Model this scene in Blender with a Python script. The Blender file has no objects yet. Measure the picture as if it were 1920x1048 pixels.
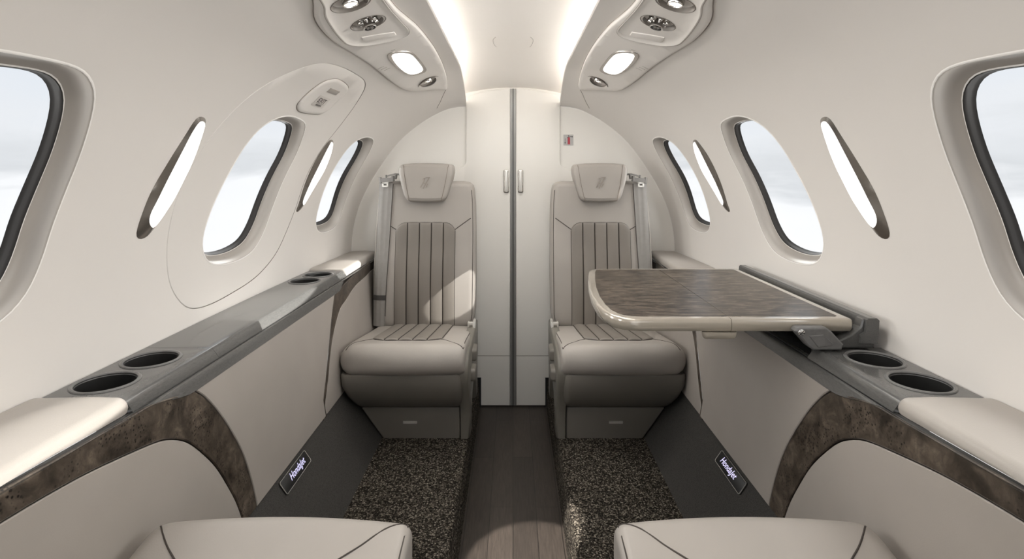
import bpy, bmesh, math, random
from mathutils import Vector, Matrix, Euler
from mathutils.geometry import delaunay_2d_cdt
random.seed(7)
scene = bpy.context.scene
COL = scene.collection

# ------------------------------------------------------------------ measures
F, H, CX, CY = 1020.0, 1.035, 962.0, 320.0        # focal length in px of a 1920 px frame, eye height, vanishing point
PM = [(.745,.60),(.75,.675),(.757,.78),(.747,.90),(.715,1.03),(.655,1.16),(.56,1.275),(.43,1.36),(.32,1.405),(.25,1.428),(.205,1.437)]
PB = [(.715,.60),(.713,.675),(.705,.78),(.67,.90),(.600,1.03),(.505,1.16),(.405,1.245),(.31,1.298),(.255,1.313),(.225,1.316),(.207,1.317)]
D0 = [1.3,1.3,1.3,1.4,1.5,1.6,1.7,1.8,1.95,2.0,2.02]
DB, DF, AL = 2.4, -0.8, 1.17                        # aft bulkhead, forward end, arc length of the liner

def W(d, t):
    """cabin liner cross-section (positive X side) at station d, t from sill to cove lip"""
    n = len(PM) - 1
    u = max(0, min(n - 1e-6, t*n)); i = int(u); f = u - i
    def cp(k):
        k = max(0, min(n, k)); b = max(0, (min(d, DB) - D0[k])/(DB - D0[k]))**2
        return (PM[k][0]*(1-b) + PB[k][0]*b, PM[k][1]*(1-b) + PB[k][1]*b)
    p = [cp(i-1), cp(i), cp(i+1), cp(i+2)]
    r = []
    for c in (0, 1):
        a, b_, c_, e = p[0][c], p[1][c], p[2][c], p[3][c]
        r.append(.5*(2*b_ + (c_-a)*f + (2*a - 5*b_ + 4*c_ - e)*f*f + (3*b_ - a - 3*c_ + e)*f**3))
    return r

def S(s, d, a, off=0.0):
    """3D point of the liner on side s; a = arc coordinate; off > 0 moves into the cabin"""
    t = a/AL
    x, z = W(d, t)
    t0, t1 = max(0, t-.01), min(1, t+.01)
    x0, z0 = W(d, t0); x1, z1 = W(d, t1)
    tx, tz = x1-x0, z1-z0; l = math.hypot(tx, tz) or 1
    return Vector((s*(x - tz/l*off), d, z + tx/l*off))

GRID = []
for i in range(1, 61):
    d = .3 + 2.15*i/60
    for j in range(51):
        x, z = W(d, j/50)
        GRID.append((F*x/d, CY - F*(z-H)/d, d, j/50))

def unW(px, py):
    sx = CX - px
    _, d, t = min(((g[0]-sx)**2 + (g[1]-py)**2, g[2], g[3]) for g in GRID)
    for it in range(25):
        def f(d, t):
            x, z = W(d, t); return F*x/d - sx, CY - F*(z-H)/d - py
        a, b = f(d, t); h = 1e-5
        a1, b1 = f(d+h, t); a2, b2 = f(d, t+h)
        J = ((a1-a)/h, (a2-a)/h, (b1-b)/h, (b2-b)/h); det = J[0]*J[3] - J[1]*J[2]
        if abs(det) < 1e-9: break
        dd = (a*J[3] - b*J[1])/det; dt = (J[0]*b - J[2]*a)/det
        m = max(1, abs(dd)/.1, abs(dt)/.05)
        d = max(.2, min(2.6, d - dd/m)); t = max(0, min(1, t - dt/m))
    return (d, t*AL)

def on_wall(pts): return [unW(*p) for p in pts]

# planes that run the length of the cabin, given by their cross-section line
PANEL = ((.5945,.625), (.5655,.296))                # upright side panel below the ledge
KICK = ((.446,.125), (.5655,.296))                  # sloping dark kick panel
def unL(line, px, py):
    (x0, z0), (x1, z1) = line
    dx, dy = CX - px, py - CY
    u = (dx*(H-z0) - x0*dy)/((x1-x0)*dy + dx*(z1-z0))
    z = z0 + u*(z1-z0)
    return (F*(H-z)/dy, u*math.hypot(x1-x0, z1-z0))
def L(line, s, d, v, off=0.0):
    (x0, z0), (x1, z1) = line
    l = math.hypot(x1-x0, z1-z0); tx, tz = (x1-x0)/l, (z1-z0)/l
    nx, nz = -tz, tx
    if nx > 0: nx, nz = -nx, -nz
    return Vector((s*(x0 + tx*v + nx*off), d, z0 + tz*v + nz*off))

# ------------------------------------------------------------------ 2D tools
def inside(p, poly):
    x, y = p; c = False; j = len(poly)-1
    for i in range(len(poly)):
        xi, yi = poly[i]; xj, yj = poly[j]
        if (yi > y) != (yj > y) and x < (xj-xi)*(y-yi)/(yj-yi) + xi: c = not c
        j = i
    return c

def smooth_closed(pts, n=72, it=2):
    m = len(pts); out = []
    for i in range(m):
        p = [pts[(i+k-1) % m] for k in range(4)]
        for q in range(12):
            f = q/12
            out.append(tuple(.5*(2*p[1][c] + (p[2][c]-p[0][c])*f + (2*p[0][c]-5*p[1][c]+4*p[2][c]-p[3][c])*f*f + (3*p[1][c]-p[0][c]-3*p[2][c]+p[3][c])*f**3) for c in (0,1)))
    out = resample(out, n, True)
    for _ in range(it):
        out = [tuple((out[i-1][c] + 2*out[i][c] + out[(i+1) % n][c])/4 for c in (0,1)) for i in range(n)]
    return out

def smooth_open(pts, n=40):
    m = len(pts); out = []
    g = lambda i: pts[max(0, min(m-1, i))]
    for i in range(m-1):
        p = [g(i-1), g(i), g(i+1), g(i+2)]
        for q in range(10):
            f = q/10
            out.append(tuple(.5*(2*p[1][c] + (p[2][c]-p[0][c])*f + (2*p[0][c]-5*p[1][c]+4*p[2][c]-p[3][c])*f*f + (3*p[1][c]-p[0][c]-3*p[2][c]+p[3][c])*f**3) for c in range(len(pts[0]))))
    out.append(tuple(pts[-1]))
    return resample(out, n, False)

def resample(pts, n, closed):
    q = list(pts) + ([pts[0]] if closed else [])
    cum = [0]
    for a, b in zip(q, q[1:]): cum.append(cum[-1] + math.dist(a, b))
    tot = cum[-1]; out = []; k = 0
    for i in range(n):
        t = tot*i/(n if closed else n-1)
        while k < len(cum)-2 and cum[k+1] < t: k += 1
        f = (t-cum[k])/max(1e-12, cum[k+1]-cum[k])
        out.append(tuple(q[k][c]*(1-f) + q[k+1][c]*f for c in range(len(q[0]))))
    return out

def densify(poly, sp):
    out = []
    for i in range(len(poly)):
        a, b = poly[i], poly[(i+1) % len(poly)]
        n = max(1, int(math.ceil(math.dist(a, b)/sp)))
        for k in range(n): out.append((a[0]+(b[0]-a[0])*k/n, a[1]+(b[1]-a[1])*k/n))
    return out

def radial(poly, inset):
    cx = sum(p[0] for p in poly)/len(poly); cy = sum(p[1] for p in poly)/len(poly)
    out = []
    for x, y in poly:
        r = math.hypot(x-cx, y-cy); f = 1 - inset/r
        out.append((cx + (x-cx)*f, cy + (y-cy)*f))
    return out

def inset(poly, dist):
    """normal inset of a closed polygon (any orientation)"""
    A = sum(poly[i-1][0]*poly[i][1] - poly[i][0]*poly[i-1][1] for i in range(len(poly)))
    sg = 1 if A > 0 else -1
    n = len(poly); out = []
    for i in range(n):
        p0, p1, p2 = poly[i-1], poly[i], poly[(i+1) % n]
        e1 = Vector((p1[0]-p0[0], p1[1]-p0[1])); e2 = Vector((p2[0]-p1[0], p2[1]-p1[1]))
        if e1.length < 1e-9 or e2.length < 1e-9: out.append(p1); continue
        e1.normalize(); e2.normalize()
        n1 = Vector((-e1.y, e1.x))*sg; n2 = Vector((-e2.y, e2.x))*sg
        m = n1 + n2
        if m.length < 1e-6: out.append(p1); continue
        m.normalize(); k = dist/max(.45, m.dot(n1))
        out.append((p1[0]+m.x*k, p1[1]+m.y*k))
    return out

def rrect(x0, x1, y0, y1, r, n=5):
    out = []
    r = min(r, (x1-x0)/2*.98, (y1-y0)/2*.98)
    for cx, cy, a in ((x1-r, y0+r, -90), (x1-r, y1-r, 0), (x0+r, y1-r, 90), (x0+r, y0+r, 180)):
        for k in range(n+1):
            t = math.radians(a + 90*k/n); out.append((cx+r*math.cos(t), cy+r*math.sin(t)))
    return out

def cdt(outer, holes, sp):
    """triangulated patch with a regular inner grid; returns points and triangles"""
    loops = [outer] + holes
    pts = []; edges = []
    for lp in loops:
        b = len(pts); pts += lp
        edges += [(b+i, b+(i+1) % len(lp)) for i in range(len(lp))]
    if sp:
        bnd = list(pts); cell = sp; bins = {}
        for p in bnd: bins.setdefault((int(p[0]//cell), int(p[1]//cell)), []).append(p)
        xs = [p[0] for p in outer]; ys = [p[1] for p in outer]
        nx = int((max(xs)-min(xs))/sp); ny = int((max(ys)-min(ys))/sp)
        for i in range(1, nx+1):
            for j in range(1, ny+1):
                q = (min(xs)+(i-.5)*(max(xs)-min(xs))/max(1, nx), min(ys)+(j-.5)*(max(ys)-min(ys))/max(1, ny))
                k = (int(q[0]//cell), int(q[1]//cell))
                if any(math.dist(q, r) < sp*.5 for a in (-1,0,1) for b in (-1,0,1) for r in bins.get((k[0]+a, k[1]+b), ())): continue
                if not inside(q, outer) or any(inside(q, h) for h in holes): continue
                pts.append(q)
    v, e, f, *_ = delaunay_2d_cdt([Vector(p) for p in pts], edges, [], 0, 1e-7)
    v = [(p.x, p.y) for p in v]; out = []
    for t in f:
        c = (sum(v[i][0] for i in t)/len(t), sum(v[i][1] for i in t)/len(t))
        if inside(c, outer) and not any(inside(c, h) for h in holes): out.append(tuple(t))
    return v, out

# ------------------------------------------------------------------ objects
class MB:
    def __init__(self): self.v = []; self.f = []; self.m = []; self.sm = []
    def add(self, v, f, mat=0, smooth=True):
        b = len(self.v); self.v += [Vector(p) for p in v]
        for q in f:
            self.f.append([b+i for i in q]); self.m.append(mat); self.sm.append(smooth)
        return self
    def ring_loft(self, rings, cap0=True, cap1=True, closed=True, mat=0, smooth=True):
        n = len(rings[0]); v = [p for r in rings for p in r]; f = []
        for i in range(len(rings)-1):
            for j in range(n if closed else n-1):
                a = i*n+j; b = i*n+(j+1) % n
                f.append((a, b, b+n, a+n))
        if cap0: f.append(tuple(range(n)))
        if cap1: f.append(tuple((len(rings)-1)*n + i for i in range(n)))
        return self.add(v, f, mat, smooth)
    def box(self, x0, x1, y0, y1, z0, z1, r=0, seg=2, mat=0):
        bm = bmesh.new(); bmesh.ops.create_cube(bm, size=1)
        for q in bm.verts: q.co = Vector(((x0+x1)/2 + q.co.x*(x1-x0), (y0+y1)/2 + q.co.y*(y1-y0), (z0+z1)/2 + q.co.z*(z1-z0)))
        if r: bmesh.ops.bevel(bm, geom=bm.edges[:], offset=r, segments=seg, affect='EDGES', profile=.5)
        bm.verts.index_update()
        self.add([q.co.copy() for q in bm.verts], [[q.index for q in f.verts] for f in bm.faces], mat, bool(r)); bm.free()
        return self
    def tube(self, pts, r, n=6, closed=False, mat=0):
        pts = [Vector(p) for p in pts]; rings = []
        m = len(pts)
        for i, p in enumerate(pts):
            a = pts[(i-1) % m] if closed or i else p; b = pts[(i+1) % m] if closed or i < m-1 else p
            t = (b-a)
            if t.length < 1e-9: t = Vector((0,0,1))
            t.normalize()
            up = Vector((0,0,1)) if abs(t.z) < .9 else Vector((1,0,0))
            u = t.cross(up).normalized(); w = t.cross(u)
            rings.append([p + (u*math.cos(2*math.pi*k/n) + w*math.sin(2*math.pi*k/n))*r for k in range(n)])
        if closed: rings.append(rings[0])
        return self.ring_loft(rings, not closed, not closed, True, mat)
    def slab(self, outline, layers, fn, cap0=True, cap1=True, mat=0):
        """outline in 2D, layers [(inset, height)], fn maps (x, y, h) to 3D"""
        rings = []
        for ins, h in layers:
            o = inset(outline, ins) if ins else outline
            rings.append([fn(p[0], p[1], h) for p in o])
        return self.ring_loft(rings, cap0, cap1, True, mat)
    def lathe(self, prof, M, n=24, mat=0, cap0=False, cap1=False):
        return self.ring_loft([[M @ Vector((r*math.cos(2*math.pi*k/n), r*math.sin(2*math.pi*k/n), h)) for k in range(n)] for r, h in prof], cap0, cap1, True, mat)

def autosharp(me, ang=38):
    bm = bmesh.new(); bm.from_mesh(me)
    bmesh.ops.remove_doubles(bm, verts=bm.verts, dist=1e-6)
    bmesh.ops.recalc_face_normals(bm, faces=bm.faces)
    for e in bm.edges:
        if len(e.link_faces) == 2 and e.calc_face_angle(0) > math.radians(ang): e.smooth = False
    bm.to_mesh(me); bm.free()

def obj(name, mb, mats, parent=None, label=None, cat=None, group=None, kind=None, local=False, sharp=38):
    if not isinstance(mats, (list, tuple)): mats = [mats]
    org = Vector((0,0,0))
    root = parent
    while root is not None and root.parent is not None: root = root.parent
    if parent is not None and not local: org = root.location.copy()
    if parent is None and not local and mb.v:
        lo = [min(p[i] for p in mb.v) for i in range(3)]; hi = [max(p[i] for p in mb.v) for i in range(3)]
        org = Vector(((lo[0]+hi[0])/2, (lo[1]+hi[1])/2, lo[2]))
    me = bpy.data.meshes.new(name)
    me.from_pydata([p - org for p in mb.v], [], mb.f)
    for m in mats: me.materials.append(m)
    for i, p in enumerate(me.polygons): p.material_index = mb.m[i]; p.use_smooth = mb.sm[i]
    me.update()
    autosharp(me, sharp)
    o = bpy.data.objects.new(name, me); COL.objects.link(o)
    if parent is not None: o.parent = parent
    else: o.location = org
    tag(o, label, cat, group, kind)
    return o

def tag(o, label=None, cat=None, group=None, kind=None):
    if label: o['label'] = label
    if cat: o['category'] = cat
    if group: o['group'] = group
    if kind: o['kind'] = kind
    return o

def thing(name, loc, label=None, cat=None, group=None, kind=None, rz=0):
    o = bpy.data.objects.new(name, None); COL.objects.link(o)
    o.location = loc; o.rotation_euler = (0, 0, rz); o.empty_display_size = .05
    return tag(o, label, cat, group, kind)

def text_mesh(s, shear=0.0, extrude=0.0, bold=0.0):
    cu = bpy.data.curves.new('lettering', 'FONT'); cu.body = s; cu.shear = shear; cu.offset = bold
    cu.resolution_u = 4
    o = bpy.data.objects.new('lettering', cu); COL.objects.link(o)
    dg = bpy.context.evaluated_depsgraph_get(); dg.update()
    me = bpy.data.meshes.new_from_object(o.evaluated_get(dg))
    v = [(p.co.x, p.co.y) for p in me.vertices]; f = [tuple(p.vertices) for p in me.polygons]
    bpy.data.objects.remove(o); bpy.data.curves.remove(cu); bpy.data.meshes.remove(me)
    return v, f

# ------------------------------------------------------------------ materials
def lin(r, g, b):
    c = lambda v: (v/255/12.92) if v/255 <= .04045 else ((v/255+.055)/1.055)**2.4
    return (c(r), c(g), c(b), 1)

def base_mat(name, col, rough=.5, metal=0, coat=0, spec=.5, sheen=0):
    m = bpy.data.materials.new(name); m.use_nodes = True
    b = m.node_tree.nodes['Principled BSDF']
    b.inputs['Base Color'].default_value = col
    b.inputs['Roughness'].default_value = rough; b.inputs['Metallic'].default_value = metal
    b.inputs['Coat Weight'].default_value = coat; b.inputs['Coat Roughness'].default_value = .08
    b.inputs['Specular IOR Level'].default_value = spec
    b.inputs['Sheen Weight'].default_value = sheen
    return m, m.node_tree.nodes, m.node_tree.links, b

def texco(nd, ln, scale=(1,1,1), rot=(0,0,0)):
    t = nd.new('ShaderNodeTexCoord'); mp = nd.new('ShaderNodeMapping')
    mp.inputs['Scale'].default_value = scale; mp.inputs['Rotation'].default_value = rot
    ln.new(t.outputs['Object'], mp.inputs['Vector']); return mp.outputs['Vector']

def noise(nd, ln, vec, scale, detail=2, rough=.5, dist=0):
    n = nd.new('ShaderNodeTexNoise'); n.inputs['Scale'].default_value = scale; n.inputs['Detail'].default_value = detail
    n.inputs['Roughness'].default_value = rough; n.inputs['Distortion'].default_value = dist
    ln.new(vec, n.inputs['Vector']); return n.outputs['Fac']

def ramp(nd, ln, fac, stops):
    r = nd.new('ShaderNodeValToRGB')
    e = r.color_ramp.elements
    while len(e) < len(stops): e.new(.5)
    for q, (p, c) in zip(e, stops): q.position = p; q.color = c
    ln.new(fac, r.inputs['Fac']); return r.outputs['Color']

def bump(nd, ln, fac, b, strength, dist=.001):
    n = nd.new('ShaderNodeBump'); n.inputs['Strength'].default_value = strength; n.inputs['Distance'].default_value = dist
    ln.new(fac, n.inputs['Height']); ln.new(n.outputs['Normal'], b.inputs['Normal'])

def mixc(nd, ln, fac, a, c):
    n = nd.new('ShaderNodeMix'); n.data_type = 'RGBA'
    ln.new(fac, n.inputs[0])
    for k, q in ((6, a), (7, c)):
        if isinstance(q, tuple): n.inputs[k].default_value = q
        else: ln.new(q, n.inputs[k])
    return n.outputs[2]

def leather(name, col, rough=.42, strength=.12, coat=0):
    m, nd, ln, b = base_mat(name, col, rough, coat=coat, spec=.4)
    v = texco(nd, ln)
    c2 = tuple(x*.93 for x in col[:3]) + (1,)
    ln.new(ramp(nd, ln, noise(nd, ln, v, 6, 2), [(.35, c2), (.65, col)]), b.inputs['Base Color'])
    vo = nd.new('ShaderNodeTexVoronoi'); vo.inputs['Scale'].default_value = 520; ln.new(v, vo.inputs['Vector'])
    bump(nd, ln, vo.outputs['Distance'], b, strength, .0006)
    return m

def simple(name, col, rough=.5, metal=0, coat=0, spec=.5, nz=60, amt=.06):
    m, nd, ln, b = base_mat(name, col, rough, metal, coat, spec)
    c2 = tuple(x*(1-amt) for x in col[:3]) + (1,)
    ln.new(ramp(nd, ln, noise(nd, ln, texco(nd, ln), nz, 3), [(.35, c2), (.65, col)]), b.inputs['Base Color'])
    return m

def emit(name, col, strength):
    m = bpy.data.materials.new(name); m.use_nodes = True
    nd = m.node_tree.nodes; ln = m.node_tree.links; nd.clear()
    o = nd.new('ShaderNodeOutputMaterial'); e = nd.new('ShaderNodeEmission')
    e.inputs['Color'].default_value = col; e.inputs['Strength'].default_value = strength
    ln.new(e.outputs[0], o.inputs[0]); return m

M = {}
M['liner'] = simple('liner cream', (.72,.69,.657,1), .55, spec=.3, nz=3, amt=.02)
M['ceiling'] = simple('ceiling cream', (.82,.785,.74,1), .6, spec=.3, nz=3, amt=.02)
M['bulkhead'] = simple('bulkhead ivory', (.78,.76,.72,1), .45, spec=.4, nz=3, amt=.02)
M['bezel'] = simple('window bezel', (.33,.305,.278,1), .35, nz=4, amt=.03)
M['lip'] = simple('white window lip', (.88,.86,.83,1), .3, nz=20, amt=.01)  # near-white puts the lip's highlight into the colour; also used for the gasket rim
M['gasket'] = simple('dark window gasket', (.016,.0145,.0135,1), .55, nz=20, spec=.25)
M['leather'] = leather('greige leather', (.355,.328,.30,1))
M['pad'] = leather('armrest leather', (.40,.37,.338,1), .36)
M['pleat'] = leather('taupe pleated leather', (.2,.18,.158,1), .45)
M['panel'] = leather('side panel leather', (.335,.305,.277,1), .5, .08)
M['shell'] = leather('taupe seat shell', (.155,.143,.125,1), .5, .06)
M['shell_frame'] = simple('taupe frame', (.15,.14,.12,1), .42, nz=40)
M['seam'] = simple('dark seam', (.045,.036,.03,1), .7, nz=200)
M['fine_seam'] = simple('soft seam', (.16,.13,.11,1), .7, nz=200)
M['groove'] = simple('panel gap', (.34,.31,.28,1), .8, nz=200)
M['recess'] = simple('lamp recess', (.17,.15,.13,1), .45)
M['black'] = simple('black plastic', (.012,.012,.012,1), .5, nz=90)
M['chrome'] = simple('polished chrome', (.62,.61,.6,1), .12, 1, nz=30, amt=.02)
M['dark_chrome'] = simple('dark chrome', (.42,.395,.37,1), .25, 1, nz=30, amt=.05)
M['satin'] = simple('satin nickel', (.75,.73,.69,1), .3, .6, nz=30, amt=.02)
M['champagne'] = simple('champagne lacquer', (.42,.38,.32,1), .18, .35, coat=.8, nz=8, amt=.04)
M['buckle'] = simple('gunmetal buckle', (.2,.19,.18,1), .3, .7, nz=50)
M['belt'] = simple('grey belt webbing', (.25,.237,.223,1), .45, nz=60, amt=.06)
M['belt_dark'] = simple('dark belt keeper', (.05,.047,.045,1), .5, nz=300)
M['grey_plastic'] = simple('grey plastic', (.15,.148,.145,1), .38, nz=120, amt=.12)
M['white_lens'] = emit('white lamp lens', (1, .98, .95, 1), 1.6)
M['warm_lens'] = emit('warm lamp lens', (1, .86, .68, 1), 6)
M['cove'] = emit('cove strip', (1, .98, .95, 1), 38)
for k, e in (('1', 30), ('2', 22), ('3', 13), ('4', 6)): M['cove'+k] = emit('cove strip fading '+k, (1, .98, .95, 1), e)
M['lit_text'] = emit('lit lettering', (.72, .68, 1, 1), 1.3)
M['ink'] = simple('dark ink', (.05,.04,.038,1), .6)
M['red'] = simple('sign red', (.35,.035,.05,1), .5)
M['placard'] = simple('grey placard', (.45,.44,.43,1), .5)

def mk_console():
    m, nd, ln, b = base_mat('graphite lacquer', (.1,.1,.097,1), .2, 0, coat=.25, spec=.45)
    v = texco(nd, ln, (40, 9, 40))
    ln.new(ramp(nd, ln, noise(nd, ln, v, 12, 4, .7, .4), [(.3, (.068,.068,.066,1)), (.7, (.098,.097,.094,1))]), b.inputs['Base Color'])
    return m
M['console'] = mk_console()

def mk_burl():
    m, nd, ln, b = base_mat('burl veneer', (.1,.07,.05,1), .3, coat=.35)
    v = texco(nd, ln)
    n1 = noise(nd, ln, v, 22, 6, .7, .5)
    c = ramp(nd, ln, n1, [(.34, (.02,.0155,.012,1)), (.46, (.055,.043,.033,1)), (.57, (.095,.075,.058,1)), (.70, (.17,.138,.108,1))])
    n2 = noise(nd, ln, v, 55, 4, .7, .8)
    c = mixc(nd, ln, ramp(nd, ln, n2, [(.45, (0,0,0,1)), (.65, (.6,.6,.6,1))]), c, (.032,.026,.021,1))
    vo = nd.new('ShaderNodeTexVoronoi'); vo.inputs['Scale'].default_value = 170; ln.new(v, vo.inputs['Vector'])
    eye = ramp(nd, ln, vo.outputs['Distance'], [(.22, (1,1,1,1)), (.36, (0,0,0,1))])
    clus = ramp(nd, ln, noise(nd, ln, v, 14, 2), [(.48, (0,0,0,1)), (.54, (1,1,1,1))])
    mu = nd.new('ShaderNodeMath'); mu.operation = 'MULTIPLY'; ln.new(eye, mu.inputs[0]); ln.new(clus, mu.inputs[1])
    ln.new(mixc(nd, ln, mu.outputs[0], c, (.008,.006,.005,1)), b.inputs['Base Color'])
    return m
M['burl'] = mk_burl()

def mk_table_wood():
    m, nd, ln, b = base_mat('figured table veneer', (.09,.065,.045,1), .3, coat=.0, spec=.2)
    v = texco(nd, ln, (9, 42, 9))
    n1 = noise(nd, ln, v, 2.2, 6, .72, .7)
    c = ramp(nd, ln, n1, [(.38, (.012,.009,.007,1)), (.5, (.045,.034,.025,1)), (.62, (.125,.1,.077,1))])
    ln.new(c, b.inputs['Base Color'])
    return m
M['table_wood'] = mk_table_wood()

def mk_carpet():
    m, nd, ln, b = base_mat('speckled carpet', (.1,.08,.06,1), .95, spec=.1)
    v = texco(nd, ln)
    vo = nd.new('ShaderNodeTexVoronoi'); vo.inputs['Scale'].default_value = 270; ln.new(v, vo.inputs['Vector'])
    sep = nd.new('ShaderNodeSeparateColor'); ln.new(vo.outputs['Color'], sep.inputs[0])
    c = ramp(nd, ln, sep.outputs[0], [(.2, (.018,.015,.012,1)), (.5, (.06,.051,.041,1)), (.8, (.155,.135,.108,1)), (.97, (.32,.285,.235,1))])
    dk = ramp(nd, ln, vo.outputs['Distance'], [(.3, (1,1,1,1)), (.75, (.2,.2,.2,1))])
    mm = nd.new('ShaderNodeMix'); mm.data_type = 'RGBA'; mm.blend_type = 'MULTIPLY'; mm.inputs[0].default_value = 1
    ln.new(c, mm.inputs[6]); ln.new(dk, mm.inputs[7]); ln.new(mm.outputs[2], b.inputs['Base Color'])
    inv = nd.new('ShaderNodeMath'); inv.operation = 'SUBTRACT'; inv.inputs[0].default_value = 1; ln.new(vo.outputs['Distance'], inv.inputs[1])
    bump(nd, ln, inv.outputs[0], b, .9, .004)
    return m
M['carpet'] = mk_carpet()

def mk_kick():
    m, nd, ln, b = base_mat('charcoal woven lining', (.03,.029,.027,1), .7, spec=.25)
    v = texco(nd, ln)
    vo = nd.new('ShaderNodeTexVoronoi'); vo.inputs['Scale'].default_value = 330; ln.new(v, vo.inputs['Vector'])
    ln.new(ramp(nd, ln, vo.outputs['Distance'], [(.1, (.052,.049,.045,1)), (.8, (.03,.0285,.0265,1))]), b.inputs['Base Color'])
    bump(nd, ln, vo.outputs['Distance'], b, .5, .001)
    return m
M['kick'] = mk_kick()

def mk_floor():
    m, nd, ln, b = base_mat('dark oak planks', (.05,.04,.032,1), .42, spec=.4)
    v = texco(nd, ln, (70, 5, 70))
    c = ramp(nd, ln, noise(nd, ln, v, 3, 6, .7, .5), [(.3, (.022,.0175,.0145,1)), (.7, (.052,.042,.035,1))])
    t = nd.new('ShaderNodeTexCoord'); sep = nd.new('ShaderNodeSeparateXYZ'); ln.new(t.outputs['Object'], sep.inputs[0])
    def math_(op, a, k=None):
        n = nd.new('ShaderNodeMath'); n.operation = op; ln.new(a, n.inputs[0])
        if k is not None:
            if isinstance(k, (int, float)): n.inputs[1].default_value = k
            else: ln.new(k, n.inputs[1])
        return n.outputs[0]
    xp = math_('DIVIDE', math_('ADD', sep.outputs[0], .7), .07)
    row = math_('FLOOR', xp)
    fx = math_('ABSOLUTE', math_('SUBTRACT', math_('FRACT', xp), .5))
    yo = math_('ADD', math_('DIVIDE', sep.outputs[1], .58), math_('MULTIPLY', row, .5))
    fy = math_('ABSOLUTE', math_('SUBTRACT', math_('FRACT', yo), .5))
    gap = math_('MAXIMUM', math_('GREATER_THAN', fx, .487), math_('GREATER_THAN', fy, .4985))
    wn = nd.new('ShaderNodeTexWhiteNoise'); wn.noise_dimensions = '2D'
    cb = nd.new('ShaderNodeCombineXYZ'); ln.new(row, cb.inputs[0]); ln.new(math_('FLOOR', yo), cb.inputs[1]); ln.new(cb.outputs[0], wn.inputs['Vector'])
    tone = ramp(nd, ln, wn.outputs['Value'], [(0, (.75,.75,.75,1)), (1, (1.1,1.1,1.1,1))])
    mm = nd.new('ShaderNodeMix'); mm.data_type = 'RGBA'; mm.blend_type = 'MULTIPLY'; mm.inputs[0].default_value = 1
    ln.new(c, mm.inputs[6]); ln.new(tone, mm.inputs[7])
    ln.new(mixc(nd, ln, gap, mm.outputs[2], (.006,.005,.004,1)), b.inputs['Base Color'])
    bump(nd, ln, noise(nd, ln, v, 6, 4), b, .15, .001)
    return m
M['floor'] = mk_floor()

def mk_glass():
    m = bpy.data.materials.new('window pane'); m.use_nodes = True
    nd = m.node_tree.nodes; ln = m.node_tree.links; nd.clear()
    o = nd.new('ShaderNodeOutputMaterial'); t = nd.new('ShaderNodeBsdfTransparent'); g = nd.new('ShaderNodeBsdfGlossy')
    g.inputs['Roughness'].default_value = .03; t.inputs['Color'].default_value = (.97,.98,.985,1)
    mx = nd.new('ShaderNodeMixShader'); mx.inputs[0].default_value = .04; ln.new(t.outputs[0], mx.inputs[1]); ln.new(g.outputs[0], mx.inputs[2])
    ln.new(mx.outputs[0], o.inputs[0]); return m
M['glass'] = mk_glass()

# ------------------------------------------------------------------ traced outlines on the liner (port side)
w2 = on_wall([(543,218),(567,227),(573,240),(559,281),(536,327),(507,399),(494,435),(474,469),(443,489),(407,496),(389,489),(380,469),(380,446),(394,399),(428,327),(458,276),(489,240),(515,224)])
w3 = on_wall([(688,257),(699,261),(700,268),(690,290),(670,325),(650,370),(637,410),(625,428),(605,436),(595,431),(592,415),(597,390),(610,350),(630,310),(655,275),(672,262)])
w1r = on_wall([(75,110),(150,130),(172,155),(178,182),(170,225),(150,290),(120,365),(95,430),(80,480),(55,540),(25,580),(0,602)])
w1 = w1r + [(.745,.25),(.66,.243),(.58,.247),(.51,.27),(.475,.31)] + [(p[0]-.842, p[1]) for p in w2[13:17]] + [(.63,.602)]
w1 = [p for p in w1]
WIN = [smooth_closed(w, 84, 2) for w in (w1, w2, w3)]
hatch = smooth_closed(on_wall([(320,540),(312,490),(316,430),(335,360),(375,285),(430,215),(480,170),(540,137),(600,118),(640,125),(670,140),(685,153),(683,170),(665,200),(635,240),(600,285),(575,330),(555,390),(535,440),(515,480),(480,520),(430,553),(385,575),(350,578)]), 120, 2)
LAMP = [((367,222),(344.5,257),(310,312),(282.5,360),(262,412),(254.5,439),(257,447),(265,448.5),(276,443),(289,428),(311,398.5),(338.6,350.5),(366,291.5),(383,241),(386,224),(376,218)),
        ((616.6,263.5),(592.5,298),(572,343),(560,381),(554.5,395),(556,398),(560,396),(570,384.5),(586.6,357.3),(607,322.5),(621,288.5),(625,267),(622,262))]
LENS = [((367.5,229),(345,267),(317.5,319),(293.5,367),(277.5,398),(274,412),(277,423),(286,426),(309,396.5),(336,349.5),(363.5,290.5),(380.5,240),(382,229),(375,225)),
        ((616.9,267.5),(596.5,307),(575.5,350),(565.5,374),(564.4,381.5),(568.5,383.5),(584.8,355.6),(605,321.3),(619,287.6),(622.8,268.5),(620.5,265.5))]
PSU = [unW(*p) for p in [(588,0),(587,20),(593,42),(620,72),(660,97),(700,124),(745,160),(765,168),(800,166),(834,166),(838,160),(836,140),(828,115),(812,85),(785,50),(760,28),(740,10)]]
PSU = PSU + [(1.12,.998),(1.0,.975),(.95,.935),(.95,.89),(1.0,.865)]
PSU = smooth_closed(PSU, 110, 1)

def side_holes(s):
    return WIN

def surf(mb, s, outer, holes, off, sp, mat=0):
    v, f = cdt(outer, holes, sp)
    return mb.add([S(s, a, b, off) for a, b in v], f, mat)

def raised(mb, s, poly, layers, sp=.03, mat=0, holes=()):
    """panel standing off the liner: rim rings by (inset, off), filled at the last ring"""
    rings = [[S(s, *p, off) for p in (inset(poly, i) if i else poly)] for i, off in layers]
    mb.ring_loft(rings, False, False, True, mat)
    surf(mb, s, inset(poly, layers[-1][0]), list(holes), layers[-1][1], sp, mat)
    return mb

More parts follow.
